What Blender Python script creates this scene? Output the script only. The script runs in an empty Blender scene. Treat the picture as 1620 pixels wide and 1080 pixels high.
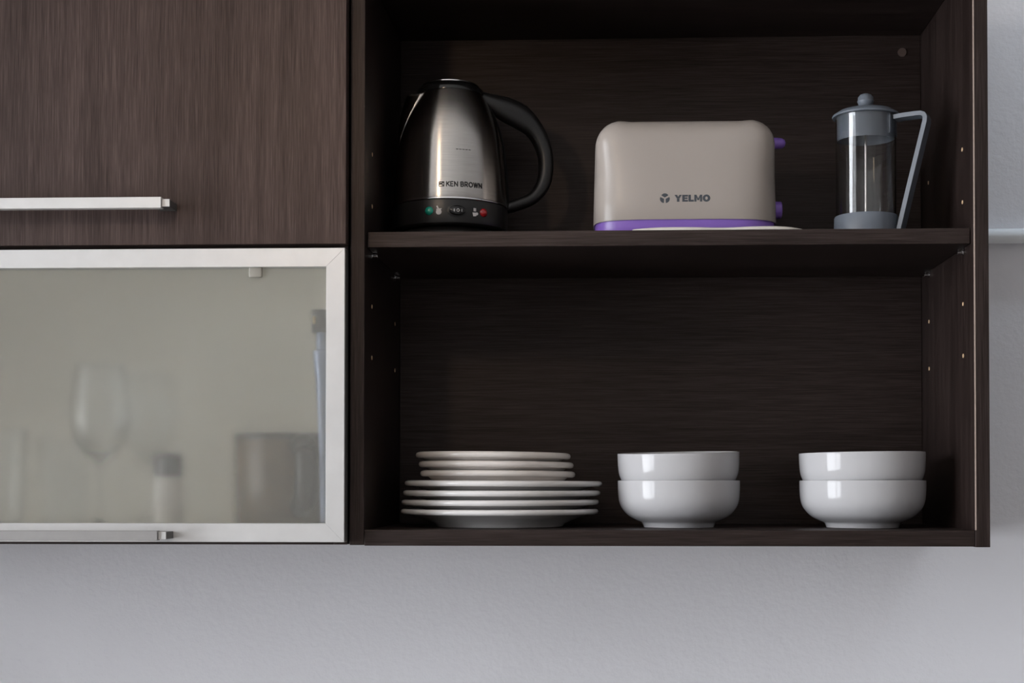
import bpy, bmesh, math, random
from mathutils import Vector, Matrix
random.seed(7)
scene = bpy.context.scene
COL = scene.collection

# ------------------------------------------------------------------ camera
EYE = 1.55
cam_d = bpy.data.cameras.new('camera')
cam = bpy.data.objects.new('camera', cam_d)
COL.objects.link(cam)
cam.location = (0, -1.8, EYE)
cam.rotation_euler = (math.pi / 2 + math.atan(.0186), 0, math.atan(.0375))
cam_d.sensor_width = 36
cam_d.lens = 2300 / 1620 * 36
cam_d.shift_x = (810 - 882) / 1620
cam_d.shift_y = (725 - 540) / 1620
cam_d.clip_start = .05
scene.camera = cam

# ------------------------------------------------------------------ world, light, exposure
world = bpy.data.worlds.new('overcast_sky')
scene.world = world
world.use_nodes = True
bg = world.node_tree.nodes['Background']
bg.inputs[0].default_value = (.93, .945, 1.0, 1)
bg.inputs[1].default_value = 15.0
LAMP_W = 8.0            # pendant bulb
SPOT_W = 5.5           # ceiling downlight beside the cabinet
vs = scene.view_settings
vs.view_transform = 'Standard'
vs.look = 'None'
vs.gamma = 1
vs.exposure = 0.42
vs.use_curve_mapping = False
cy = scene.cycles
cy.use_denoising = True
cy.max_bounces = 14
cy.transmission_bounces = 12
cy.glossy_bounces = 6
cy.diffuse_bounces = 5
cy.transparent_max_bounces = 12
cy.sample_clamp_indirect = 6
cy.blur_glossy = .3

# window opening in the left wall; a portal guides the sky light through it
WX, WY0, WY1, WZ0, WZ1 = -2.4, -2.75, -.60, .80, 2.42
pl = bpy.data.lights.new('window_portal', 'AREA')
pl.shape = 'RECTANGLE'
pl.size = WZ1 - WZ0
pl.size_y = WY1 - WY0
pl.cycles.is_portal = True
po = bpy.data.objects.new('window_portal', pl)
COL.objects.link(po)
po.location = (WX - .12, (WY0 + WY1) / 2, (WZ0 + WZ1) / 2)
po.rotation_euler = (0, -math.pi / 2, 0)

# ------------------------------------------------------------------ materials
MATS = {}
def nmat(name):
    m = bpy.data.materials.new(name)
    m.use_nodes = True
    MATS[name] = m
    nt = m.node_tree
    return m, nt, nt.nodes['Principled BSDF']

def N(nt, typ, **kw):
    n = nt.nodes.new(typ)
    for k, v in kw.items():
        setattr(n, k, v)
    return n

def ramp(nt, stops):
    r = N(nt, 'ShaderNodeValToRGB')
    e = r.color_ramp.elements
    while len(e) < len(stops):
        e.new(.5)
    for el, (p, c) in zip(e, stops):
        el.position = p
        el.color = (*c, 1)
    return r

def coords(nt, scale):
    tc = N(nt, 'ShaderNodeTexCoord')
    mp = N(nt, 'ShaderNodeMapping')
    mp.inputs['Scale'].default_value = scale
    nt.links.new(tc.outputs['Object'], mp.inputs['Vector'])
    return mp

def noise(nt, vec, scale=1, detail=4, rough=.6):
    n = N(nt, 'ShaderNodeTexNoise')
    n.inputs['Scale'].default_value = scale
    n.inputs['Detail'].default_value = detail
    n.inputs['Roughness'].default_value = rough
    nt.links.new(vec.outputs[0], n.inputs['Vector'])
    return n

def wood(name, axis, bright=1.0, rough=.50):
    """wenge laminate with fine streaks along one axis"""
    m, nt, p = nmat(name)
    fine = [800, 800, 800]; fine[axis] = 16
    mid = [120, 120, 120]; mid[axis] = 3
    big = [22, 22, 22]; big[axis] = 1.2
    a = noise(nt, coords(nt, fine), 1, 3, .65)
    b = noise(nt, coords(nt, mid), 1, 3, .55)
    c = noise(nt, coords(nt, big), 1, 2, .5)
    m1 = N(nt, 'ShaderNodeMath', operation='MULTIPLY'); m1.inputs[1].default_value = .58
    m2 = N(nt, 'ShaderNodeMath', operation='MULTIPLY_ADD'); m2.inputs[1].default_value = .24
    m3 = N(nt, 'ShaderNodeMath', operation='MULTIPLY_ADD'); m3.inputs[1].default_value = .18
    L = nt.links.new
    L(a.outputs[0], m1.inputs[0])
    L(b.outputs[0], m2.inputs[0]); L(m1.outputs[0], m2.inputs[2])
    L(c.outputs[0], m3.inputs[0]); L(m2.outputs[0], m3.inputs[2])
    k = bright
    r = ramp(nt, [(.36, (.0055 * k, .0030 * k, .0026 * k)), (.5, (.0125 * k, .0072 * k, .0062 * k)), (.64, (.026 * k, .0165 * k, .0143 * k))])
    L(m3.outputs[0], r.inputs[0])
    L(r.outputs[0], p.inputs['Base Color'])
    rr = N(nt, 'ShaderNodeMapRange')
    rr.inputs[1].default_value = .35; rr.inputs[2].default_value = .65
    rr.inputs[3].default_value = rough - .05; rr.inputs[4].default_value = rough + .06
    L(m3.outputs[0], rr.inputs[0]); L(rr.outputs[0], p.inputs['Roughness'])
    bp = N(nt, 'ShaderNodeBump')
    bp.inputs['Strength'].default_value = .12
    bp.inputs['Distance'].default_value = .0006
    L(a.outputs[0], bp.inputs['Height']); L(bp.outputs[0], p.inputs['Normal'])
    p.inputs['IOR'].default_value = 1.5
    sp_ = N(nt, 'ShaderNodeMapRange')
    sp_.inputs[1].default_value = .36; sp_.inputs[2].default_value = .64
    sp_.inputs[3].default_value = .30; sp_.inputs[4].default_value = .58
    L(m3.outputs[0], sp_.inputs[0]); L(sp_.outputs[0], p.inputs['Specular IOR Level'])
    p.inputs['Specular Tint'].default_value = (1, .86, .81, 1)
    return m

def plain(name, color, rough=.5, metal=0, ior=1.5, spec=.5, var=.06, vscale=9, bump=0, bscale=400, coat=0):
    """solid colour with a slight procedural unevenness"""
    m, nt, p = nmat(name)
    n = noise(nt, coords(nt, (1, 1, 1)), vscale, 3, .6)
    lo = tuple(c * (1 - var) for c in color); hi = tuple(min(1, c * (1 + var)) for c in color)
    r = ramp(nt, [(.3, lo), (.7, hi)])
    nt.links.new(n.outputs[0], r.inputs[0]); nt.links.new(r.outputs[0], p.inputs['Base Color'])
    p.inputs['Roughness'].default_value = rough
    p.inputs['Metallic'].default_value = metal
    p.inputs['IOR'].default_value = ior
    p.inputs['Specular IOR Level'].default_value = spec
    p.inputs['Coat Weight'].default_value = coat
    p.inputs['Coat Roughness'].default_value = .08
    if bump:
        n2 = noise(nt, coords(nt, (1, 1, 1)), bscale, 4, .6)
        bp = N(nt, 'ShaderNodeBump')
        bp.inputs['Strength'].default_value = bump
        bp.inputs['Distance'].default_value = .001
        nt.links.new(n2.outputs[0], bp.inputs['Height']); nt.links.new(bp.outputs[0], p.inputs['Normal'])
    return m

wood('wood_vertical', 2)
wood('wood_door_sheen', 2, 2.4)  # lift door: its sheen is put into the colour as a lighter wood tone
wood('wood_horizontal', 0)
wood('wood_depth', 1)
plain('edge_lit', (.42, .33, .28), .5)  # pale colour paints the light caught on the chamfered edge band
plain('bare_chipboard', (.62, .43, .26), .7)
plain('screw_cap', (.075, .05, .042), .5)
plain('aluminium', (.66, .655, .65), .42, .45, var=.03, vscale=30)
plain('aluminium_floor_reflection', (.30, .29, .285), .5, .3, var=.05, vscale=40)  # lower handle: reflection of the darker floor put into the metal colour
plain('aluminium_dark', (.11, .108, .105), .5, .5)
plain('clip_beige', (.27, .255, .22), .5)
plain('chrome', (.75, .75, .76), .15, 1)
plain('melamine', (.90, .875, .79), .5, var=.03)
plain('porcelain', (.475, .47, .48), .09, var=.015, spec=.26)
plain('porcelain_plate', (.70, .68, .665), .12, var=.015, spec=.35)
plain('porcelain_cream', (.73, .68, .64), .12, var=.015, spec=.4)
plain('toaster_cream', (.345, .305, .275), .33, var=.02, spec=.3, coat=.06)
plain('purple_plastic', (.235, .125, .50), .35, var=.05)
plain('cord_white', (.74, .70, .64), .45)
plain('ink_slate', (.045, .052, .062), .5)
plain('ink_black', (.008, .008, .009), .5)
plain('ink_white', (.62, .60, .60), .5)
plain('black_plastic', (.012, .0115, .012), .33, var=.1)
plain('black_gloss', (.010, .010, .011), .14, var=.1)
plain('green_lens', (.01, .30, .22), .12, coat=.8)
plain('red_lens', (.34, .012, .016), .12, coat=.8)
plain('grey_blue_plastic', (.13, .148, .175), .42, var=.05)
plain('steel_thin', (.75, .70, .66), .18, 1)
plain('pipe_white', (.88, .92, .95), .15, var=.02)
plain('brown_ceramic', (.085, .052, .019), .3, var=.1)
plain('dark_brown_ceramic', (.012, .009, .006), .4)
plain('salt', (.62, .60, .55), .5)
plain('grey_cap', (.06, .06, .068), .4)
plain('steel_blue', (.22, .26, .36), .3, .3)
plain('gold_print', (.55, .45, .28), .4, .5)
plain('window_white', (.75, .75, .74), .4)
plain('floor_tile', (.30, .27, .24), .35, var=.1, vscale=2)
plain('ceiling_paint', (.85, .85, .84), .8)
plain('lamp_black', (.02, .02, .02), .4)

def wall_paint(name, color):
    m, nt, p = nmat(name)
    c = coords(nt, (1, 1, 1))
    a = noise(nt, c, 1.6, 4, .6)
    r = ramp(nt, [(.3, tuple(x * .955 for x in color)), (.7, color)])
    nt.links.new(a.outputs[0], r.inputs[0])
    nt.links.new(r.outputs[0], p.inputs['Base Color'])
    b = noise(nt, c, 170, 5, .55)
    d = noise(nt, c, 45, 3, .5)
    add = N(nt, 'ShaderNodeMath', operation='MULTIPLY_ADD'); add.inputs[1].default_value = 1.2
    nt.links.new(d.outputs[0], add.inputs[0]); nt.links.new(b.outputs[0], add.inputs[2])
    bp = N(nt, 'ShaderNodeBump'); bp.inputs['Strength'].default_value = .35; bp.inputs['Distance'].default_value = .0015
    nt.links.new(add.outputs[0], bp.inputs['Height']); nt.links.new(bp.outputs[0], p.inputs['Normal'])
    p.inputs['Roughness'].default_value = .6
    return m
wall_paint('wall_paint', (.815, .812, .845))
wall_paint('room_paint', (.78, .77, .75))
wall_paint('room_paint_dark', (.22, .20, .19))
wall_paint('room_paint_taupe', (.50, .485, .47))

def steel_brushed():
    m, nt, p = nmat('steel_brushed')
    mp = coords(nt, (30, 30, 2600))
    n = noise(nt, mp, 1, 2, .5)
    r = ramp(nt, [(.3, (.50, .475, .45)), (.7, (.62, .595, .565))])
    nt.links.new(n.outputs[0], r.inputs[0]); nt.links.new(r.outputs[0], p.inputs['Base Color'])
    p.inputs['Metallic'].default_value = 1
    p.inputs['Roughness'].default_value = .25
    p.inputs['Anisotropic'].default_value = .9
    p.inputs['Anisotropic Rotation'].default_value = .25
    t = N(nt, 'ShaderNodeTangent', direction_type='RADIAL', axis='Z')
    nt.links.new(t.outputs[0], p.inputs['Tangent'])
steel_brushed()

def glass(name, color=(1, 1, 1), rough=0, ior=1.47):
    m, nt, p = nmat(name)
    p.inputs['Base Color'].default_value = (*color, 1)
    p.inputs['Transmission Weight'].default_value = 1
    p.inputs['Roughness'].default_value = rough
    p.inputs['IOR'].default_value = ior
    return m, nt, p
glass('clear_glass', (.97, .98, .98))

def thin_glass(name):
    """thin window or beaker wall: light passes straight, the surface reflects"""
    m, nt, p = nmat(name)
    nt.nodes.remove(p)
    out = nt.nodes['Material Output']
    tr = N(nt, 'ShaderNodeBsdfTransparent'); tr.inputs[0].default_value = (.95, .96, .96, 1)
    gl = N(nt, 'ShaderNodeBsdfGlossy'); gl.inputs['Roughness'].default_value = .02
    fr = N(nt, 'ShaderNodeFresnel'); fr.inputs[0].default_value = 1.5
    mx = N(nt, 'ShaderNodeMixShader')
    L = nt.links.new
    L(fr.outputs[0], mx.inputs[0]); L(tr.outputs[0], mx.inputs[1]); L(gl.outputs[0], mx.inputs[2]); L(mx.outputs[0], out.inputs[0])
thin_glass('thin_glass')

def frosted():
    m, nt, p = nmat('frosted_glass')
    out = nt.nodes['Material Output']
    p.inputs['Base Color'].default_value = (.97, .97, .95, 1)
    p.inputs['Transmission Weight'].default_value = 1
    p.inputs['Roughness'].default_value = .27
    p.inputs['IOR'].default_value = 1.45
    df = N(nt, 'ShaderNodeBsdfDiffuse')
    n = noise(nt, coords(nt, (1, 1, 1)), 1500, 2, .5)
    r = ramp(nt, [(.3, (.70, .69, .63)), (.7, (.74, .73, .67))])
    nt.links.new(n.outputs[0], r.inputs[0]); nt.links.new(r.outputs[0], df.inputs[0])
    mx = N(nt, 'ShaderNodeMixShader'); mx.inputs[0].default_value = .11
    nt.links.new(p.outputs[0], mx.inputs[1]); nt.links.new(df.outputs[0], mx.inputs[2])
    nt.links.new(mx.outputs[0], out.inputs[0])
frosted()

def bulb_mat():
    m, nt, p = nmat('bulb_glow')
    p.inputs['Base Color'].default_value = (1, .8, .6, 1)
    p.inputs['Emission Color'].default_value = (1, .74, .50, 1)
    p.inputs['Emission Strength'].default_value = 70
bulb_mat()

def downlight_mat():
    m, nt, p = nmat('downlight_glow')
    p.inputs['Emission Color'].default_value = (.75, .88, 1, 1)
    p.inputs['Emission Strength'].default_value = 25
downlight_mat()

# ------------------------------------------------------------------ mesh helpers
def acc_loc(o):
    v = Vector((0, 0, 0))
    while o:
        v += o.location
        o = o.parent
    return v

def obj(name, bm, mat, parent=None, world=False, smooth=None, loc=None):
    """link a bmesh as one mesh object; world=True: its coordinates are room coordinates"""
    if world and parent:
        bmesh.ops.translate(bm, vec=-acc_loc(parent), verts=bm.verts)
    bmesh.ops.recalc_face_normals(bm, faces=bm.faces)
    me = bpy.data.meshes.new(name)
    bm.to_mesh(me); bm.free()
    me.materials.append(MATS[mat])
    if smooth:
        me.polygons.foreach_set('use_smooth', [True] * len(me.polygons))
        me.set_sharp_from_angle(angle=math.radians(smooth))
    o = bpy.data.objects.new(name, me)
    COL.objects.link(o)
    if parent:
        o.parent = parent
    if loc:
        o.location = loc
    return o

def thing(name, label, cat, loc, group=None, rz=0):
    o = bpy.data.objects.new(name, None)
    COL.objects.link(o)
    o.empty_display_size = .05
    o.location = loc
    o.rotation_euler = (0, 0, rz)
    o['label'] = label
    o['category'] = cat
    if group:
        o['group'] = group
    return o

def tag(o, label, cat, group=None):
    o['label'] = label; o['category'] = cat
    if group:
        o['group'] = group
    return o

def structure(o, label=None):
    o['kind'] = 'structure'
    if label:
        o['label'] = label
    return o

def add_box(bm, x0, x1, y0, y1, z0, z1, bev=0, seg=1):
    g = bmesh.ops.create_cube(bm, size=1)
    vs_ = g['verts']
    for v in vs_:
        v.co = Vector(((x0 + x1) / 2 + v.co.x * (x1 - x0), (y0 + y1) / 2 + v.co.y * (y1 - y0), (z0 + z1) / 2 + v.co.z * (z1 - z0)))
    if bev:
        es = list({e for v in vs_ for e in v.link_edges})
        bmesh.ops.bevel(bm, geom=es, offset=bev, segments=seg, profile=.5, affect='EDGES')
    return bm

def box(x0, x1, y0, y1, z0, z1, bev=.0007, seg=2):
    return add_box(bmesh.new(), x0, x1, y0, y1, z0, z1, bev, seg)

def lathe(prof, n=64, bm=None, closed=False):
    """revolve (r, z) points about z; points with r = 0 become poles"""
    bm = bm or bmesh.new()
    rings = []
    for r, z in prof:
        if r < 1e-6:
            rings.append([bm.verts.new((0, 0, z))])
        else:
            rings.append([bm.verts.new((r * math.cos(2 * math.pi * k / n), r * math.sin(2 * math.pi * k / n), z)) for k in range(n)])
    pairs = list(zip(rings, rings[1:]))
    if closed:
        pairs.append((rings[-1], rings[0]))
    for a, b in pairs:
        for k in range(n):
            k2 = (k + 1) % n
            if len(a) == 1 and len(b) == 1:
                continue
            if len(a) == 1:
                bm.faces.new((a[0], b[k], b[k2]))
            elif len(b) == 1:
                bm.faces.new((a[k], a[k2], b[0]))
            else:
                bm.faces.new((a[k], a[k2], b[k2], b[k]))
    return bm

def spline(pts, per=6):
    """Catmull-Rom through points of any dimension"""
    P = [pts[0]] + list(pts) + [pts[-1]]
    out = []
    for i in range(1, len(P) - 2):
        p0, p1, p2, p3 = P[i - 1], P[i], P[i + 1], P[i + 2]
        for s in range(per):
            t = s / per
            out.append(tuple(.5 * (2 * b + (c - a) * t + (2 * a - 5 * b + 4 * c - d) * t * t + (3 * b - a - 3 * c + d) * t ** 3)
                             for a, b, c, d in zip(p0, p1, p2, p3)))
    out.append(tuple(pts[-1]))
    return out

def tube(path, r, n=10, bm=None, flat=1.0):
    bm = bm or bmesh.new()
    pts = [Vector(p) for p in path]
    rings = []
    for i, p in enumerate(pts):
        d = (pts[min(i + 1, len(pts) - 1)] - pts[max(i - 1, 0)]).normalized()
        up = Vector((0, 0, 1)) if abs(d.z) < .9 else Vector((0, 1, 0))
        s = d.cross(up).normalized(); u = s.cross(d).normalized()
        rr = r[i] if isinstance(r, (list, tuple)) else r
        rings.append([bm.verts.new(p + s * rr * math.cos(2 * math.pi * k / n) + u * rr * flat * math.sin(2 * math.pi * k / n)) for k in range(n)])
    for a, b in zip(rings, rings[1:]):
        for k in range(n):
            bm.faces.new((a[k], a[(k + 1) % n], b[(k + 1) % n], b[k]))
    bm.faces.new(rings[0]); bm.faces.new(list(reversed(rings[-1])))
    return bm

def cyl(p0, p1, r, n=24, bm=None):
    return tube([p0, p1], r, n, bm)

def prism(poly, y0, y1, bm=None, bev=0):
    """polygon in x,z pushed along y"""
    bm = bm or bmesh.new()
    a = [bm.verts.new((x, y0, z)) for x, z in poly]
    b = [bm.verts.new((x, y1, z)) for x, z in poly]
    n = len(poly)
    bm.faces.new(a); bm.faces.new(list(reversed(b)))
    for k in range(n):
        bm.faces.new((a[k], b[k], b[(k + 1) % n], a[(k + 1) % n]))
    if bev:
        bmesh.ops.bevel(bm, geom=list(bm.edges), offset=bev, segments=2, profile=.5, affect='EDGES')
    return bm

def solid_patch(bm, quads, fn, h):
    """flat 2-D convex quads/polygons mapped to a surface by fn(u, v, height); h = print thickness"""
    for q in quads:
        a = [bm.verts.new(fn(u, v, h)) for u, v in q]
        b = [bm.verts.new(fn(u, v, -h)) for u, v in q]
        n = len(q)
        bm.faces.new(a); bm.faces.new(list(reversed(b)))
        for k in range(n):
            bm.faces.new((a[k], b[k], b[(k + 1) % n], a[(k + 1) % n]))
    return bm

def stroke(pts, w, closed=False):
    """polyline as quads of width w, ends extended by half the width"""
    q = []
    pts = [Vector((x, y)) for x, y in pts]
    if closed:
        pts.append(pts[0])
    for a, b in zip(pts, pts[1:]):
        d = (b - a).normalized(); s = Vector((-d.y, d.x)) * w / 2; e = d * w * .35
        q.append([tuple(a - e - s), tuple(b + e - s), tuple(b + e + s), tuple(a - e + s)])
    return q

def arc(cx, cy_, rx, ry, a0, a1, n=8):
    return [(cx + rx * math.cos(math.radians(a0 + (a1 - a0) * k / n)), cy_ + ry * math.sin(math.radians(a0 + (a1 - a0) * k / n))) for k in range(n + 1)]

LETTERS = {     # unit cap height, (width, strokes)
    'K': (.78, [[(.08, 0), (.08, 1)], [(.12, .42), (.70, 1)], [(.30, .56), (.74, 0)]]),
    'E': (.70, [[(.08, 0), (.08, 1)], [(.08, 0), (.62, 0)], [(.08, .5), (.55, .5)], [(.08, 1), (.62, 1)]]),
    'N': (.88, [[(.08, 0), (.08, 1)], [(.08, 1), (.78, 0)], [(.78, 0), (.78, 1)]]),
    'B': (.80, [[(.08, 0), (.08, 1)], [(.08, 1), (.42, 1)] + arc(.42, .76, .22, .24, 90, -90, 6) + [(.08, .52)], [(.08, .52), (.46, .52)] + arc(.46, .26, .24, .26, 90, -90, 6) + [(.08, 0)]]),
    'R': (.82, [[(.08, 0), (.08, 1)], [(.08, 1), (.42, 1)] + arc(.42, .72, .26, .28, 90, -90, 6) + [(.08, .44)], [(.40, .42), (.70, 0)]]),
    'O': (1.02, [arc(.5, .5, .44, .5, 0, 360, 16)]),
    'W': (1.16, [[(.06, 1), (.32, 0)], [(.32, 0), (.57, 1)], [(.57, 1), (.82, 0)], [(.82, 0), (1.08, 1)]]),
}
def text_quads(s, h, w):
    x = 0; out = []
    for ch in s:
        if ch == ' ':
            x += .42; continue
        wd, st = LETTERS[ch]
        for pl_ in st:
            out += [[((x + u) * h, v * h) for u, v in q] for q in stroke(pl_, w)]
        x += wd + .16
    return out, (x - .16) * h

# ------------------------------------------------------------------ the room
RX0, RX1, RY0, RY1, RZ = -2.4, 2.2, -3.4, .32, 2.6
structure(obj('floor', box(RX0 - .1, RX1 + .1, RY0 - .1, RY1 + .1, -.1, 0, 0), 'floor_tile'), 'brown tiled kitchen floor')
structure(obj('ceiling', box(RX0 - .1, RX1 + .1, RY0 - .1, RY1 + .1, RZ, RZ + .1, 0), 'ceiling_paint'), 'white painted ceiling')
structure(obj('wall_back', box(RX0 - .1, RX1 + .1, RY1, RY1 + .1, 0, RZ, 0), 'wall_paint'), 'pale grey painted plaster wall behind the cabinets')
structure(obj('wall_right', box(RX1, RX1 + .1, RY0, RY1, 0, RZ, 0), 'room_paint_dark'), 'dark brown side wall')
structure(obj('wall_front', box(RX0, RX1, RY0 - .1, RY0, 0, RZ, 0), 'room_paint_taupe'), 'taupe wall opposite the cabinets')
bm = bmesh.new()
add_box(bm, WX - .1, WX, RY0, WY0, 0, RZ)
add_box(bm, WX - .1, WX, WY1, RY1, 0, RZ)
add_box(bm, WX - .1, WX, WY0, WY1, 0, WZ0)
add_box(bm, WX - .1, WX, WY0, WY1, WZ1, RZ)
structure(obj('wall_left', bm, 'room_paint'), 'light side wall around the window')
bm = bmesh.new()
add_box(bm, WX - .08, WX - .02, WY0, WY0 + .05, WZ0, WZ1)
add_box(bm, WX - .08, WX - .02, WY1 - .05, WY1, WZ0, WZ1)
add_box(bm, WX - .08, WX - .02, WY0, WY1, WZ0, WZ0 + .05)
add_box(bm, WX - .08, WX - .02, WY0, WY1, WZ1 - .05, WZ1)
wm = (WY0 + WY1) / 2
add_box(bm, WX - .08, WX - .02, wm - .03, wm + .03, WZ0, WZ1)
win = structure(obj('window_1', bm, 'window_white'), 'white framed window in the side wall')
for y0, y1 in ((WY0 + .05, wm - .03), (wm + .03, WY1 - .05)):
    obj('window_pane', box(WX - .053, WX - .049, y0, y1, WZ0 + .05, WZ1 - .05, 0), 'thin_glass', win)

# ------------------------------------------------------------------ open cabinet
SH = 1.869          # top of the shelf
FL = 1.495          # top of the bottom board
XL, XR = -.3085, .4445
oc = thing('open_cabinet', 'open dark wenge wall cabinet with one shelf holding kettle, toaster and crockery', 'cabinet', (.068, 0, 1.475))
obj('side_panel', box(XL - .018, XL, 0, .318, 1.476, 2.216), 'wood_vertical', oc, True)
rp = obj('side_panel', box(XR, XR + .018, -.001, .318, 1.4745, 2.216), 'wood_vertical', oc, True)
obj('edge_strip', box(XR - .0004, XR + .0012, -.0018, -.0009, 1.4955, 2.2, 0), 'edge_lit', rp, True)
obj('bottom_board', box(XL + .0003, XR - .0003, 0, .30, 1.4752, FL), 'wood_horizontal', oc, True)
obj('top_board', box(XL + .0003, XR - .0003, 0, .30, 2.198, 2.216), 'wood_horizontal', oc, True)
bp_ = obj('back_panel', box(XL + .0003, XR - .0003, .3003, .308, 1.476, 2.215), 'wood_horizontal', oc, True)
obj('screw_cap', cyl((.4178, .2988, 2.1734), (.4178, .3002, 2.1734), .0062), 'screw_cap', bp_, True)
obj('shelf', box(XL + .001, XR - .001, .014, .296, 1.8495, SH), 'wood_horizontal', oc, True)
for sx, X in ((1, XL), (-1, XR)):
    for y in (.05, .245):
        b = cyl((X - sx * .001, y, 1.8445), (X + sx * .008, y, 1.8445), .0022, 12)
        cyl((X + sx * .0005, y, 1.8445), (X + sx * .0018, y, 1.8445), .0042, 14, b)
        cyl((X + sx * .0075, y, 1.8445), (X + sx * .0085, y, 1.8445), .0034, 14, b)
        add_box(b, min(X + sx * .001, X + sx * .008), max(X + sx * .001, X + sx * .008), y - .004, y + .004, 1.8475, 1.8493)
        obj('shelf_pin', b, 'chrome', oc, True, 40)
    for y, zs in ((.055, (1.976, 1.909, 1.7797, 1.714)), (.253, (1.975, 1.7797, 1.7135))):
        for z in zs:
            obj('pin_hole', cyl((X - sx * .001, y, z), (X + sx * .0006, y, z), .0026, 12), 'bare_chipboard', oc, True)

# ------------------------------------------------------------------ closed cabinet on the left
CX0, CX1 = -1.129, -.3285
cc = thing('closed_cabinet', 'dark wenge wall cabinet with wooden lift door above a frosted glass door', 'cabinet', ((CX0 + CX1) / 2, 0, 1.476))
obj('side_panel', box(CX1 - .018, CX1 - .001, .001, .318, 1.4765, 2.216), 'wood_vertical', cc, True)
obj('side_panel', box(CX0, CX0 + .018, .001, .318, 1.4765, 2.216), 'wood_vertical', cc, True)
obj('bottom_board', box(CX0 + .018, CX1 - .018, .001, .318, 1.4765, 1.4945), 'wood_horizontal', cc, True)
obj('middle_board', box(CX0 + .018, CX1 - .018, .001, .318, 1.838, 1.856), 'wood_horizontal', cc, True)
obj('top_board', box(CX0 + .018, CX1 - .018, .001, .318, 2.198, 2.216), 'wood_horizontal', cc, True)
obj('back_panel', box(CX0 + .018, CX1 - .018, .306, .314, 1.4945, 2.198), 'melamine', cc, True)
obj('side_lining', box(CX1 - .0195, CX1 - .018, .002, .306, 1.4945, 1.838, 0), 'melamine', cc, True)
obj('side_lining', box(CX0 + .018, CX0 + .0195, .002, .306, 1.4945, 1.838, 0), 'melamine', cc, True)
obj('bottom_lining', box(CX0 + .0195, CX1 - .0195, .002, .306, 1.4945, 1.4955, 0), 'melamine', cc, True)
obj('top_lining', box(CX0 + .0195, CX1 - .0195, .002, .306, 1.8365, 1.838, 0), 'melamine', cc, True)

def handle(door, z0, z1, bar_mat, xr, xl):
    b = bmesh.new()     # U-profile bar: front face with two short flanges
    add_box(b, xl, xr, -.055, -.0525, z0, z1, .0004, 1)
    add_box(b, xl, xr, -.0525, -.045, z1 - .002, z1, .0003, 1)
    add_box(b, xl, xr, -.0525, -.045, z0, z0 + .002, .0003, 1)
    obj('handle_bar', b, bar_mat, door, True)
    zc = (z0 + z1) / 2
    for x0, x1 in ((xr - .012, xr + .0095), (xl - .0095, xl + .012)):
        obj('handle_bracket', box(x0, x1, -.051, -.0205, zc - .0045, zc + .0045, .0008), 'aluminium_dark', door, True)
        f0, f1 = (x1 - .0095, x1) if x1 > xr else (x0, x0 + .0095)
        obj('bracket_cap', box(f0 + .0002, f1 + .0001, -.0518, -.0505, zc - .0046, zc + .0046, .0003), 'aluminium', door, True)

ud = obj('lift_door', box(CX0, CX1, -.020, -.001, 1.8487, 2.2155, .0006), 'wood_door_sheen', cc, True)
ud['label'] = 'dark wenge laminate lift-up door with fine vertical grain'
handle(ud, 1.8880, 1.9015, 'aluminium', -.5487, -.909)

GX0, GX1, GZ0, GZ1, FW = CX0, -.3296, 1.4803, 1.8435, .0230
gd = obj('glass_door', box(GX0 + FW - .006, GX1 - FW + .006, -.0125, -.0085, GZ0 + FW - .006, GZ1 - FW + .006, 0), 'frosted_glass', cc, True)
gd['label'] = 'frosted glass pane in a silver aluminium frame'
def mitre(p0, p1, q0, q1):
    b = bmesh.new()
    pts = [p0, p1, q1, q0]
    a = [b.verts.new((x, -.0205, z)) for x, z in pts]
    c = [b.verts.new((x, -.0015, z)) for x, z in pts]
    b.faces.new(a); b.faces.new(list(reversed(c)))
    for k in range(4):
        b.faces.new((a[k], c[k], c[(k + 1) % 4], a[(k + 1) % 4]))
    bmesh.ops.bevel(b, geom=list(b.edges), offset=.0003, segments=1, affect='EDGES')
    return b
o_, i_ = [(GX0, GZ0), (GX1, GZ0), (GX1, GZ1), (GX0, GZ1)], [(GX0 + FW, GZ0 + FW), (GX1 - FW, GZ0 + FW), (GX1 - FW, GZ1 - FW), (GX0 + FW, GZ1 - FW)]
for k in range(4):
    obj('frame_rail', mitre(o_[k], o_[(k + 1) % 4], i_[k], i_[(k + 1) % 4]), 'aluminium', gd, True)
obj('frame_edge', box(GX1, GX1 + .0009, -.0185, -.002, GZ0 + .0005, GZ1 - .0005, 0), 'aluminium_dark', gd, True)
handle(gd, 1.4833, 1.4952, 'aluminium_floor_reflection', -.5512, -.907)
obj('hinge_clip', box(-.4505, -.4335, -.0165, -.0124, 1.8080, 1.8300, .0019, 3), 'clip_beige', gd, True, 40)

# ------------------------------------------------------------------ kettle
KA = math.radians(13)
KZ = SH
kt = thing('electric_kettle', 'brushed steel electric kettle with black handle, left on the shelf', 'kettle', (-.2200, .168, KZ + .0004), rz=KA)
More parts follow.
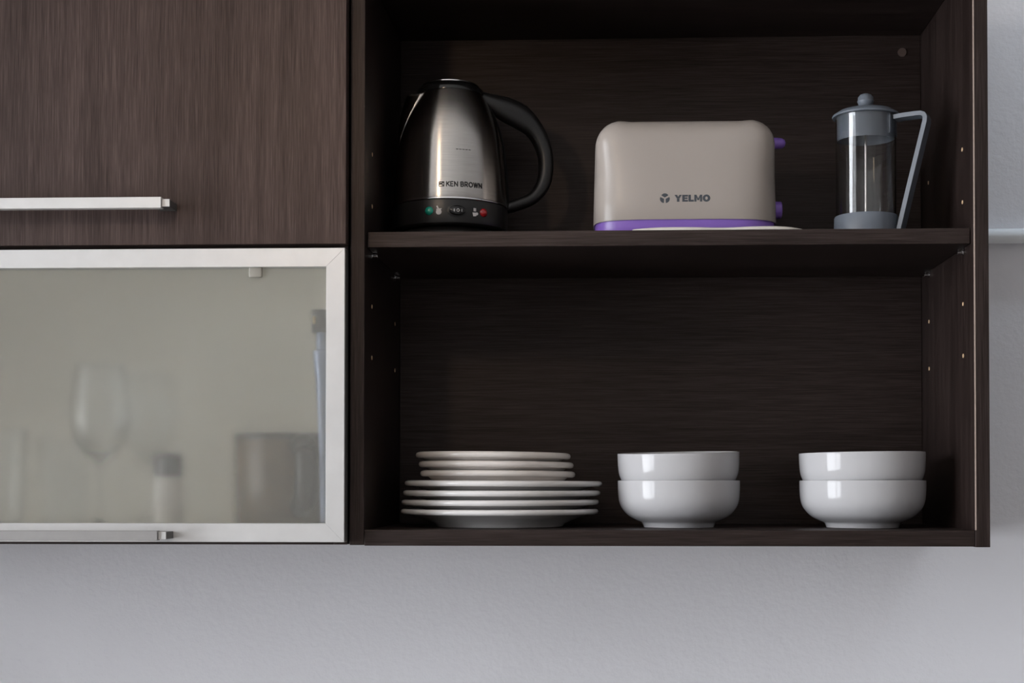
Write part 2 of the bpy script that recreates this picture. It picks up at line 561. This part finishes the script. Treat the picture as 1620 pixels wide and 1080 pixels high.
# local frame: handle along +x, front (switch) along -y
BODY = [(.0772, .058), (.0773, .066), (.0762, .085), (.0748, .105), (.0725, .130), (.0695, .150), (.0645, .168), (.0575, .186), (.0500, .201), (.0440, .2115)]
BODY = spline(BODY, 4)
def body_r(z):
    for (r0, z0), (r1, z1) in zip(BODY, BODY[1:]):
        if z <= z1:
            return r0 + (r1 - r0) * max(0, (z - z0)) / (z1 - z0)
    return BODY[-1][0]
bm = lathe(BODY + [(0, .2115)], 96)
obj('body', bm, 'steel_brushed', kt, smooth=35)
obj('body_rim', lathe([(.0765, .0555), (.0782, .0562), (.0786, .0575), (.0778, .0590), (.0765, .0590)], 96, closed=True), 'chrome', kt, smooth=60)
obj('base_band', lathe([(0, .0235), (.0745, .0235), (.0772, .0255), (.0784, .032), (.0785, .048), (.0778, .0555), (0, .0556)], 96), 'black_plastic', kt, smooth=40)
obj('power_base', lathe([(0, 0), (.066, 0), (.0725, .0015), (.074, .005), (.0738, .013), (.071, .0175), (.068, .019), (.066, .022), (0, .0222)], 80), 'black_plastic', kt, smooth=40)
ld = obj('lid', lathe([(.0405, .2100), (.0455, .2110), (.0458, .2150), (.0440, .2185), (.0380, .2222), (.0372, .2235), (.0300, .2262), (.0150, .2285), (0, .229)], 72), 'black_gloss', kt, smooth=45)
obj('lid_ring', lathe([(.0376, .2226), (.0392, .2229), (.0390, .2243), (.0374, .2246)], 72, closed=True), 'chrome', ld, smooth=60)
# spout: a pointed lip opposite the handle
bm = bmesh.new()
rows = []
for z, out_, half in [(.140, .0, .010), (.150, .0022, .014), (.165, .0050, .019), (.180, .0078, .023), (.195, .0105, .026), (.205, .0125, .027), (.2095, .0128, .027)]:
    row = []
    for k in range(13):
        s = (k - 6) / 6
        r = body_r(z) + .0004 + out_ * (1 - abs(s)) ** .8
        a = math.pi + s * half / body_r(z)
        row.append(bm.verts.new((r * math.cos(a), r * math.sin(a), z)))
    rows.append(row)
for a, b in zip(rows, rows[1:]):
    for k in range(12):
        bm.faces.new((a[k], a[k + 1], b[k + 1], b[k]))
sp = obj('spout', bm, 'steel_brushed', kt, smooth=50)
sm = sp.modifiers.new('thickness', 'SOLIDIFY'); sm.thickness = .0012; sm.offset = -1
# handle: swept oval section, (radius from axis, z, half thickness)
HP = spline([(.038, .2120, .0075, .0135), (.058, .2040, .0125, .0145), (.078, .1965, .0165, .0145), (.099, .1860, .0165, .014), (.1165, .1700, .0125, .0135), (.1285, .1470, .0108, .0135),
             (.1325, .1220, .0100, .0135), (.1285, .0960, .0098, .013), (.1140, .0765, .0085, .0125), (.0920, .0660, .0080, .012), (.0730, .0600, .0075, .0115)], 6)
bm = bmesh.new(); rings = []
for i, (r, z, h, w) in enumerate(HP):
    a, b = HP[max(i - 1, 0)], HP[min(i + 1, len(HP) - 1)]
    d = Vector((b[0] - a[0], 0, b[1] - a[1])).normalized()
    nrm = Vector((-d.z, 0, d.x))
    ring = []
    for k in range(20):
        c, s = math.cos(2 * math.pi * k / 20), math.sin(2 * math.pi * k / 20)
        c = math.copysign(abs(c) ** .75, c); s = math.copysign(abs(s) ** .75, s)
        ring.append(bm.verts.new(Vector((r, 0, z)) + nrm * h * c + Vector((0, 1, 0)) * w * s))
    rings.append(ring)
for a, b in zip(rings, rings[1:]):
    for k in range(20):
        bm.faces.new((a[k], a[(k + 1) % 20], b[(k + 1) % 20], b[k]))
bm.faces.new(rings[0]); bm.faces.new(list(reversed(rings[-1])))
hd = obj('handle', bm, 'black_plastic', kt, smooth=50)
# lid button at the top of the handle
obj('lid_button', prism([(.094, .2055), (.104, .2030), (.111, .1965), (.105, .194), (.094, .198)], -.007, .007, bev=.0015), 'black_gloss', hd, smooth=40)
# black strip running down the body below the handle
bm = bmesh.new(); rows = []
for i in range(15):
    z = .0585 + (.205 - .0585) * i / 14
    w = .013 + .003 * math.sin(math.pi * i / 14)
    row = []
    for s in (-1, -.85, -.4, 0, .4, .85, 1):
        r = body_r(z) + (.0005 if abs(s) == 1 else .0028)
        a = s * w / r
        row.append(bm.verts.new((r * math.cos(a), r * math.sin(a), z)))
    rows.append(row)
for a, b in zip(rows, rows[1:]):
    for k in range(6):
        bm.faces.new((a[k], a[k + 1], b[k + 1], b[k]))
obj('handle_strip', bm, 'black_plastic', kt, smooth=50)

def on_kettle(rfun, a0):
    def fn(u, v, h):
        r = rfun(v) + h + .0002
        a = -math.pi / 2 + a0 + u / .0775
        return (r * math.cos(a), r * math.sin(a), v)
    return fn
# lettering
q, wd = text_quads('KEN BROWN', .0058, .23)
u0 = -.0175
TZ = .0730
q = [[(u0 + u, TZ + v) for u, v in qq] for qq in q]
obj('lettering', solid_patch(bmesh.new(), q, on_kettle(body_r, .04), .0003), 'ink_black', kt)
lw = .0009
lx, lz, e_ = u0 - .0096, TZ - .0002, .73
EM = lambda pts, w: stroke([(lx + x * e_, lz + z * e_) for x, z in pts], w)
q = EM([(0, 0), (0, .008)], lw) + EM([(0, .008), (.0088, .008)], lw) + EM([(0, 0), (.0088, 0)], lw) + EM([(.0088, 0), (.0088, .008)], lw)
q += EM([(.0014, .0030), (.0082, .0074)], .0012) + EM([(.0040, .0046), (.0082, .0008)], .0012) + EM([(.001, .0055), (.0046, .0055)], lw)
obj('emblem', solid_patch(bmesh.new(), q, on_kettle(body_r, .04), .0003), 'ink_black', kt)
q = []
for k in range(5):
    q += stroke([(-.004 + k * .0045, .1228), (-.0015 + k * .0045, .1226)], .0006)
obj('level_mark', solid_patch(bmesh.new(), q, on_kettle(body_r, .04), .0002), 'ink_black', kt)

band_r = lambda z: .0785
def band_pt(u, z, extra=0):
    a = -math.pi / 2 + u / .0785
    return Vector(((.0785 + extra) * math.cos(a), (.0785 + extra) * math.sin(a), z)), Vector((math.cos(a), math.sin(a), 0))
ZB = .0405
for u, m_ in ((-.0375, 'green_lens'), (.0375, 'red_lens')):
    p, nrm = band_pt(u, ZB)
    b = lathe([(.0058, -.001), (.0058, .0003), (.0050, .0016), (.0034, .0028), (.0016, .0034), (0, .0036)], 20)
    bmesh.ops.transform(b, matrix=Matrix.Translation(p) @ Vector((0, 0, 1)).rotation_difference(nrm).to_matrix().to_4x4(), verts=b.verts)
    il = obj('indicator_light', b, m_, kt, smooth=50)
    il['label'] = 'green indicator light' if 'green' in m_ else 'red indicator light'
# rocker switch: oval bezel and toggle
def oval(rx, ry, d0, d1, inset=.8, n=32):
    b = bmesh.new(); R_ = []
    for sc_, d in ((1, d0), (1, d1 * .6), (inset, d1)):
        R_.append([b.verts.new((lambda pn: pn[0] + pn[1] * d)(band_pt(rx * sc_ * math.cos(2 * math.pi * k / n), ZB + ry * sc_ * math.sin(2 * math.pi * k / n)))) for k in range(n)])
    for a, c in zip(R_, R_[1:]):
        for k in range(n):
            b.faces.new((a[k], a[(k + 1) % n], c[(k + 1) % n], c[k]))
    b.faces.new(R_[-1])
    return b
sw = obj('switch', oval(.0130, .0084, -.001, .0016), 'black_plastic', kt, smooth=40)
obj('toggle', oval(.0108, .0066, .0005, .0036, .75), 'black_gloss', sw, smooth=40)
q = [[(a + .0006, b + ZB) for a, b in qq] for qq in stroke(arc(0, 0, .0017, .0017, 0, 360, 12), .0008) + stroke([(.0048, -.0015), (.0048, .0015)], .0008) + stroke([(-.0044, -.0015), (-.0044, .0015)], .0008) + stroke([(-.0053, -.0015), (-.0053, .0015)], .0004)]
obj('switch_mark', solid_patch(bmesh.new(), q, lambda u, v, h: tuple((lambda pn: pn[0] + pn[1] * (.0037 + h))(band_pt(u, v))), .0002), 'ink_white', sw)
# kettle and cup pictograms
def disc_poly(cx, cz, r, n=14):
    return [[(cx + r * math.cos(2 * math.pi * k / n), cz + r * math.sin(2 * math.pi * k / n)) for k in range(n)]]
fnb = on_kettle(band_r, 0)
kx = -.0240
q = disc_poly(kx, ZB - .0018, .0037) + stroke([(kx, ZB + .0015), (kx - .0022, ZB + .0055)], .0018) + [[(kx - .0033, ZB + .0010), (kx + .0028, ZB + .0010), (kx + .0042, ZB + .0028), (kx - .0030, ZB + .0024)]]
obj('pictogram', solid_patch(bmesh.new(), q, fnb, .0002), 'ink_white', kt)
kx = .0235
q = [[(kx - .0032, ZB - .0012), (kx + .0028, ZB - .0012), (kx + .0020, ZB - .0058), (kx - .0020, ZB - .0062)]] + disc_poly(kx + .0030, ZB - .0026, .0019) + stroke([(kx - .0008, ZB + .0008), (kx - .0008, ZB + .0042)], .0013) + stroke([(kx + .0012, ZB + .0008), (kx + .0012, ZB + .0042)], .0013)
obj('pictogram', solid_patch(bmesh.new(), q, fnb, .0002), 'ink_white', kt)

# ------------------------------------------------------------------ toaster
TX, TY = .0955, .137
to = thing('toaster', 'cream two-slot toaster with purple base and knobs on the shelf', 'toaster', (TX, TY, SH))
HX, HY, NE = .1200, .0735, 4.2
def plan(hx, hy, n=128, e=NE):
    """superellipse resampled to n evenly spaced points"""
    P = []
    for k in range(1600):
        a = 2 * math.pi * k / 1600
        c, s = math.cos(a), math.sin(a)
        P.append((math.copysign(abs(c) ** (2 / e), c) * hx, math.copysign(abs(s) ** (2 / e), s) * hy))
    P.append(P[0])
    D = [0]
    for a, b in zip(P, P[1:]):
        D.append(D[-1] + math.dist(a, b))
    out_ = []; j = 0
    for k in range(n):
        t = D[-1] * k / n
        while D[j + 1] < t:
            j += 1
        f = (t - D[j]) / max(1e-12, D[j + 1] - D[j])
        out_.append((P[j][0] + (P[j + 1][0] - P[j][0]) * f, P[j][1] + (P[j + 1][1] - P[j][1]) * f))
    return out_
def stack(levels, cap_top=True, cap_bot=True, zf=None):
    b = bmesh.new(); R_ = []
    for hx, hy, z in levels:
        R_.append([b.verts.new((x, y, z + (zf(x, y, z) if zf else 0))) for x, y in plan(hx, hy, e=NE + 4 * max(0, min(1, (z - .10) / .05)))])
    for a, c in zip(R_, R_[1:]):
        n = len(a)
        for k in range(n):
            b.faces.new((a[k], a[(k + 1) % n], c[(k + 1) % n], c[k]))
    if cap_bot: b.faces.new(list(reversed(R_[0])))
    if cap_top: b.faces.new(R_[-1])
    return b
TOPZ, CR = .1565, .034
lv = [(HX - .003, HY - .003, .0235), (HX - .0003, HY - .0003, .0225), (HX, HY, .0238), (HX - .0005, HY - .0004, .05), (HX - .0014, HY - .001, .085), (HX - .0026, HY - .0018, TOPZ - CR)]
for k in range(1, 11):
    a = math.pi / 2 * k / 10
    dx = (1 - math.cos(a)) * CR; dy = (1 - math.cos(a)) * CR * .62
    lv.append((HX - .0026 - dx, HY - .0018 - dy, TOPZ - CR + math.sin(a) * CR))
lv.append((HX - .045, HY - .030, TOPZ - .0008))
def dip(x, y, z):
    t = min(1, max(0, (.090 - abs(x)) / .022)); k = min(1, max(0, (z - .130) / .020))
    return -.0028 * t * t * (3 - 2 * t) * k
obj('shell', stack(lv, zf=dip), 'toaster_cream', to, smooth=40)
obj('base', stack([(HX - .010, HY - .010, .001), (HX - .006, HY - .006, .0018), (HX - .0035, HY - .0035, .006), (HX - .0022, HY - .0022, .014), (HX - .0022, HY - .0022, .0236)]), 'purple_plastic', to, smooth=40)
for y in (-.017, .017):
    obj('slot', box(-.066, .066, y - .010, y + .010, TOPZ - .012, TOPZ - .0022, .001), 'ink_black', to)
obj('lever', tube([(HX - .006, -.006, .1348), (HX + .004, -.006, .1348), (HX + .009, -.006, .1345), (HX + .0125, -.006, .1338), (HX + .0145, -.006, .1333)], [.0078, .0078, .0074, .0058, .0025], 18, flat=.95), 'purple_plastic', to, smooth=50)
b = lathe([(0, -.006), (.0115, -.006), (.0115, .0085), (.0108, .0098), (.0095, .0104), (0, .0104)], 28)
bmesh.ops.rotate(b, cent=(0, 0, 0), matrix=Matrix.Rotation(math.pi / 2, 3, 'Y'), verts=b.verts)
bmesh.ops.translate(b, vec=(HX - .0005, -.002, .0465), verts=b.verts)
obj('dial', b, 'purple_plastic', to, smooth=40)
cord = spline([(.020, -.060, .006), (-.030, -.073, .0058), (-.068, -.079, .0050), (-.040, -.091, .0052), (.000, -.099, .0042), (.045, -.096, .0037), (.085, -.100, .0044), (.115, -.098, .0046), (.137, -.090, .0038), (.152, -.072, .0034), (.156, -.030, .0034), (.148, .030, .0034), (.135, .080, .0034)], 6)
obj('power_cord', tube(cord, .0035, 10), 'cord_white', to, smooth=60)
# print on the front: emblem of three sectors and heavy letters
def toast_fn(u, v, h):
    y = HY * (1 - min(.999, abs(u) / HX) ** NE) ** (1 / NE) - .0006
    return (u, -y - h, v)
EX, EZ, ER = .0680 - TX, 1.9184 - SH, .0062
q = []
for mid in (90, 210, 330):
    pts = []
    off = Vector((math.cos(math.radians(mid)), math.sin(math.radians(mid)))) * .0012
    R_ = ER - .0009
    pts = [(EX + off.x, EZ + off.y)] + [(EX + off.x + R_ * math.cos(math.radians(a)), EZ + off.y + R_ * math.sin(math.radians(a))) for a in [mid - 58 + 116 * k / 10 for k in range(11)]]
    for k in range(1, 11):
        q.append([pts[0], pts[k], pts[k + 1]])
obj('emblem', solid_patch(bmesh.new(), q, toast_fn, .0004), 'ink_slate', to)
def heavy(ch):
    R = lambda x0, x1, y0, y1: [(x0, y0), (x1, y0), (x1, y1), (x0, y1)]
    if ch == 'Y': return 1.14, [[(0, 1), (.40, 1), (.62, .62), (.44, .38)], [(1.14, 1), (.70, .38), (.52, .62), (.76, 1)], R(.37, .77, 0, .48)]
    if ch == 'E': return .90, [R(0, .38, 0, 1), R(.3, .90, 0, .26), R(.3, .84, .39, .62), R(.3, .90, .74, 1)]
    if ch == 'L': return .84, [R(0, .38, 0, 1), R(.3, .84, 0, .28)]
    if ch == 'M': return 1.24, [R(0, .34, 0, 1), R(.90, 1.24, 0, 1), [(.2, 1), (.34, 1), (.74, .22), (.50, .22)], [(1.04, 1), (.90, 1), (.50, .22), (.74, .22)]]
    if ch == 'O':
        o = arc(.60, .5, .60, .53, 0, 360, 24); i = arc(.60, .5, .20, .24, 0, 360, 24)
        return 1.2, [[o[k], o[k + 1], i[k + 1], i[k]] for k in range(24)]
q = []; x = 0; LH = .0088
for ch in 'YELMO':
    w_, ps = heavy(ch)
    q += [[((x + a) * LH, b * LH) for a, b in p_] for p_ in ps]
    x += w_ + .07
sc_ = (.1262 - .0804) / ((x - .07) * LH)
q = [[(.0804 - TX + a * sc_, 1.9184 - SH - LH / 2 + b) for a, b in p_] for p_ in q]
obj('lettering', solid_patch(bmesh.new(), q, toast_fn, .0004), 'ink_slate', to)

# ------------------------------------------------------------------ french press
fp = thing('french_press', 'grey plastic and glass french press coffee maker beside the cream toaster', 'coffee maker', (.3315, .105, SH), rz=math.radians(-27))
obj('base', lathe([(0, .0005), (.0395, .0005), (.0412, .002), (.0415, .010), (.0410, .0295), (.0402, .0312), (.0385, .0312), (.0385, .006), (0, .006)], 64), 'grey_blue_plastic', fp, smooth=40)
obj('glass_beaker', lathe([(0, .0065), (.0370, .0065), (.0385, .009), (.0388, .020), (.0388, .156), (.0395, .1605), (.0388, .1608), (.0372, .1565), (.0370, .020), (.0362, .0095), (0, .0085)], 72), 'clear_glass', fp, smooth=40)
ld = obj('lid', lathe([(.0352, .160), (.0352, .1300), (.0362, .1300), (.0362, .1612), (.0425, .1612), (.0432, .1628), (.0425, .1642), (.0350, .1690), (.0220, .1728), (.0110, .1742), (0, .1745)], 72), 'grey_blue_plastic', fp, smooth=40)
obj('knob', lathe([(.0050, .1735), (.0062, .1748), (.0088, .1775), (.0102, .1812), (.0107, .1822), (.0107, .1832), (.0101, .1840), (.0098, .1878), (.0070, .1912), (.0035, .1926), (0, .193)], 40), 'grey_blue_plastic', ld, smooth=45)
obj('pour_guard', box(.0250, .0372, -.016, .016, .1335, .1600, .002), 'grey_blue_plastic', ld, smooth=40)
obj('plunger_rod', cyl((0, 0, .014), (0, 0, .174), .0019, 14), 'steel_thin', fp, smooth=50)
obj('plunger_filter', lathe([(0, .0125), (.0355, .0125), (.0364, .0140), (.0355, .0165), (.010, .0180), (0, .0185)], 48), 'steel_thin', fp, smooth=40)
# handle: flat strap bent at the top corner
HPATH = [(.0395, .1555), (.0480, .1562), (.0600, .1564), (.0690, .1565), (.0745, .1562), (.0785, .1545), (.0803, .1510), (.0800, .1460), (.0580, .0600), (.0452, .0080), (.0436, .0015)]
bm = bmesh.new(); rings = []
for i, (x, z) in enumerate(HPATH):
    a, b = HPATH[max(i - 1, 0)], HPATH[min(i + 1, len(HPATH) - 1)]
    d = Vector((b[0] - a[0], 0, b[1] - a[1])).normalized(); nrm = Vector((-d.z, 0, d.x)) * .0028
    c = Vector((x, 0, z))
    w = .0105
    rings.append([bm.verts.new(c + nrm + Vector((0, -w, 0))), bm.verts.new(c + nrm + Vector((0, w, 0))), bm.verts.new(c - nrm + Vector((0, w, 0))), bm.verts.new(c - nrm + Vector((0, -w, 0)))])
for a, b in zip(rings, rings[1:]):
    for k in range(4):
        bm.faces.new((a[k], a[(k + 1) % 4], b[(k + 1) % 4], b[k]))
bm.faces.new(rings[0]); bm.faces.new(list(reversed(rings[-1])))
bmesh.ops.bevel(bm, geom=[e for e in bm.edges if e.calc_face_angle(0) > 1.0], offset=.0005, segments=2, affect='EDGES')
obj('handle', bm, 'grey_blue_plastic', fp, smooth=35)

# ------------------------------------------------------------------ plates and bowls
def plate_mesh(R, foot, rim_z, th):
    well = foot * 1.0
    p = [(0, .0045), (foot - .007, .0045), (foot - .005, .0002), (foot - .001, .0), (foot + .002, .004)]
    p += [(foot + .016, rim_z * .52), (foot + .026, rim_z * .66), (R - .010, rim_z - th * .42), (R - .004, rim_z - th * .5), (R - .0010, rim_z - th * .34), (R, rim_z), (R - .0010, rim_z + th * .34), (R - .004, rim_z + th * .5)]
    p += [(R - .012, rim_z + th * .40), (foot + .024, rim_z * .66 + .0042), (foot + .010, rim_z * .52 + .0010), (foot - .004, .0092), (0, .0088)]
    return lathe(p, 96)
def put(src, name, label, cat, loc, group, tilt=None):
    o = src.copy(); o.name = name; COL.objects.link(o)
    o.location = loc
    if tilt: o.rotation_euler = tilt
    return tag(o, label, cat, group)
PL = obj('dinner_plate', plate_mesh(.1330, .086, .0200, .0076), 'porcelain_plate', None, smooth=50)
PS = obj('side_plate', plate_mesh(.1045, .064, .0230, .0084), 'porcelain_cream', None, smooth=50)
lab_l = ['large white dinner plate at the bottom of the stack, on the cabinet floor', 'large white dinner plate, second from the bottom of the stack',
         'large white dinner plate, third from the bottom of the stack', 'topmost large white dinner plate, right under the small plates']
lab_s = ['lowest of the three small white plates, resting on the large plates', 'middle one of the three small white plates on the stack', 'topmost small white plate of the whole plate stack']
PXs = [-.1512, -.1503, -.1482, -.1462]
PY = .157
for k in range(4):
    loc = (PXs[k], PY, FL + .0004 + .0124 * k)
    if k == 0:
        PL.location = loc; tag(PL, lab_l[0], 'plate', 'large dinner plates in the stack')
    else:
        put(PL, 'dinner_plate', lab_l[k], 'plate', loc, 'large dinner plates in the stack', (0, math.radians(-.25 * k / 3), k))
for k in range(3):
    loc = ([-.1540, -.1562, -.1602][k], PY, FL + .0372 + .0103 + .0122 * k)
    if k == 0:
        PS.location = loc; PS.rotation_euler = (0, math.radians(.45), 0); tag(PS, lab_s[0], 'plate', 'small plates in the stack')
    else:
        put(PS, 'side_plate', lab_s[k], 'plate', loc, 'small plates in the stack', (0, math.radians(.45 + .04 * k), 0))

BW = [(0, .0035), (.0415, .0035), (.0430, .0003), (.0460, .0), (.0478, .0050), (.0500, .0068)]
BW += spline([(.0540, .0082), (.0660, .0145), (.0745, .0235), (.0788, .0330), (.0803, .0450), (.0807, .0600)], 4)
BW += [(.0804, .0611), (.0796, .0614), (.0786, .0611), (.0778, .0600)]
BW += spline([(.0772, .0450), (.0752, .0345), (.0705, .0255), (.0610, .0165), (.0480, .0112), (.0300, .0095)], 4) + [(0, .0092)]
BO = obj('soup_bowl', lathe(BW, 96), 'porcelain', None, smooth=50)
sets = [((.0880, .126, FL + .0004), 'lower white bowl of the stack next to the plates', (0, 0, 0), 1),
        ((.0884, .126, FL + .0374), 'upper white bowl of the stack next to the plates', (math.radians(2.1), math.radians(-1.0), 0), .996),
        ((.3278, .119, FL + .0004), 'lower white bowl of the stack near the right side panel', (0, 0, 0), 1.013),
        ((.3280, .119, FL + .0367), 'upper white bowl of the stack near the right side panel', (0, math.radians(-.7), 0), 1.013)]
for k, (loc, lab, rot, s) in enumerate(sets):
    o = BO if k == 0 else BO.copy()
    if k: COL.objects.link(o)
    o.location = loc; o.rotation_euler = rot; o.scale = (s, s, 1)
    tag(o, lab, 'bowl', 'white soup bowls')

# ------------------------------------------------------------------ things behind the frosted door
CF = 1.4957
WG = [(0, 0), (.034, 0), (.0345, .0008), (.030, .0022), (.010, .0045), (.0042, .0090), (.0036, .0200), (.0036, .0720), (.0045, .0830), (.0110, .0905)]
WG += spline([(.0200, .0965), (.0310, .1120), (.0376, .1350), (.0375, .1600), (.0335, .1900), (.0300, .2110)], 4)
WG += [(.0294, .2114), (.0288, .2110)] + spline([(.0323, .1900), (.0362, .1600), (.0363, .1350), (.0298, .1130), (.0190, .0990), (.0090, .0955)], 4) + [(0, .0950)]
wg = obj('wine_glass', lathe(WG, 56), 'clear_glass', None, smooth=50)
wg.location = (-.668, .075, CF)
tag(wg, 'clear stemmed wine glass standing closest behind the frosted door', 'wine glass', 'wine glasses behind the frosted door')
w2 = wg.copy(); COL.objects.link(w2); w2.location = (-.6400, .185, CF)
tag(w2, 'fainter stemmed wine glass farther back behind the frosted door', 'wine glass', 'wine glasses behind the frosted door')
TG = [(0, 0), (.029, 0), (.0305, .002), (.0325, .030), (.0360, .126), (.0357, .1268), (.0350, .1265), (.0313, .030), (.0298, .010), (0, .0085)]
tg = obj('tumbler', lathe(TG, 48), 'clear_glass', None, smooth=40)
tg.location = (-.797, .060, CF)
tag(tg, 'tall clear tumbler at the left edge behind the frosted door', 'glass', 'tumblers behind the frosted door')
t2 = tg.copy(); COL.objects.link(t2); t2.location = (-.745, .150, CF); t2.scale = (.92, .92, .93)
tag(t2, 'smaller clear tumbler just left of the wine glasses behind the frosted door', 'glass', 'tumblers behind the frosted door')
sk = thing('salt_shaker', 'small pale shaker with dark grey cap behind the frosted door', 'shaker', (-.5745, .065, CF))
obj('jar', lathe([(0, 0), (.0175, 0), (.0190, .002), (.0190, .052), (.0175, .062), (.0160, .068), (0, .068)], 36), 'salt', sk, smooth=40)
obj('cap', lathe([(0, .066), (.0178, .066), (.0182, .068), (.0178, .092), (.0150, .0955), (0, .0965)], 36), 'grey_cap', sk, smooth=40)
mg = thing('large_mug', 'large brown mug with dark handle behind the frosted door', 'mug', (-.4275, .098, CF))
obj('body', lathe([(0, 0), (.064, 0), (.0665, .003), (.0672, .060), (.0675, .117), (.0660, .1195), (.0640, .117), (.0635, .010), (0, .008)], 64), 'brown_ceramic', mg, smooth=40)
obj('rim', lathe([(.0632, .1130), (.0678, .1130), (.0684, .1190), (.0665, .1215), (.0635, .1200)], 64, closed=True), 'dark_brown_ceramic', mg, smooth=50)
ha = math.radians(-62)
pts = spline([(.066, 0, .104), (.080, 0, .106), (.090, 0, .090), (.092, 0, .065), (.086, 0, .040), (.066, 0, .026)], 5)
obj('handle', tube([(x * math.cos(ha), x * math.sin(ha), z) for x, _, z in pts], .0150, 12), 'dark_brown_ceramic', mg, smooth=50)
bt = thing('slim_bottle', 'slim blue-grey bottle with black cap at the right edge of the frosted pane', 'bottle', (-.3606, .017, CF))
bt.rotation_euler = (0, math.radians(-1.2), 0)
obj('body', lathe([(0, 0), (.0050, 0), (.0056, .002), (.0062, .120), (.0072, .165), (.0108, .219), (.0112, .2225), (.0106, .2240), (.0070, .2250), (0, .2255)], 32), 'steel_blue', bt, smooth=40)
obj('neck', lathe([(0, .225), (.0068, .225), (.0068, .248), (0, .248)], 24), 'steel_blue', bt, smooth=40)
cp = obj('cap', lathe([(0, .2465), (.0112, .2465), (.0122, .2480), (.0124, .2720), (.0115, .2750), (0, .2755)], 28), 'black_plastic', bt, smooth=40)
obj('cap_mark', box(-.0085, -.0050, -.0123, -.0105, .2570, .2660, .0003), 'gold_print', cp)

# ------------------------------------------------------------------ pipe along the wall on the right
b = cyl((XR + .0185, .3072, 1.9083), (RX1 - .002, .3072, 1.9083), .0108, 32)
pp = obj('wall_pipe', b, 'pipe_white', None, smooth=50)
tag(pp, 'white round pipe running along the wall right of the cabinet', 'pipe')

# ------------------------------------------------------------------ pendant lamp in front of the cabinets (out of view)
LP = Vector((-.52, -.85, 2.20))
lm = thing('pendant_lamp', 'bare warm bulb hanging on a black cord from the ceiling', 'lamp', LP)
obj('lamp_cord', cyl((0, 0, .085), (0, 0, RZ - LP.z - .02), .003, 10), 'lamp_black', lm)
obj('ceiling_rose', lathe([(0, RZ - LP.z), (.05, RZ - LP.z), (.045, RZ - LP.z - .02), (0, RZ - LP.z - .025)], 32), 'lamp_black', lm, smooth=40)
obj('lamp_socket', lathe([(0, .09), (.012, .09), (.018, .08), (.018, .045), (.014, .040), (0, .040)], 24), 'lamp_black', lm, smooth=40)
obj('bulb', lathe([(0, -.030), (.012, -.028), (.024, -.018), (.030, 0), (.026, .018), (.015, .034), (.013, .045), (0, .046)], 32), 'bulb_glow', lm, smooth=60)
ll = bpy.data.lights.new('lamp_light', 'POINT')
ll.energy = LAMP_W
ll.color = (1, .78, .56)
ll.shadow_soft_size = .03
lo = bpy.data.objects.new('lamp_light', ll)
COL.objects.link(lo)
lo.parent = lm

# recessed downlight in the ceiling to the right of the open cabinet (out of view)
DL = Vector((1.05, .13, RZ))
dl = thing('ceiling_downlight', 'small round recessed downlight in the ceiling near the back wall', 'lamp', DL)
obj('trim_ring', lathe([(.030, -.001), (.048, -.001), (.050, -.004), (.046, -.008), (.032, -.006)], 40, closed=True), 'window_white', dl, smooth=40)
obj('lens', lathe([(0, -.0035), (.030, -.0035), (.030, -.001), (0, -.001)], 32), 'downlight_glow', dl)
sl = bpy.data.lights.new('downlight_beam', 'SPOT')
sl.energy = SPOT_W
sl.color = (.72, .86, 1)
sl.spot_size = math.radians(150)
sl.spot_blend = .6
sl.shadow_soft_size = .03
so = bpy.data.objects.new('downlight_beam', sl)
COL.objects.link(so)
so.parent = dl
so.location = (0, 0, -.02)
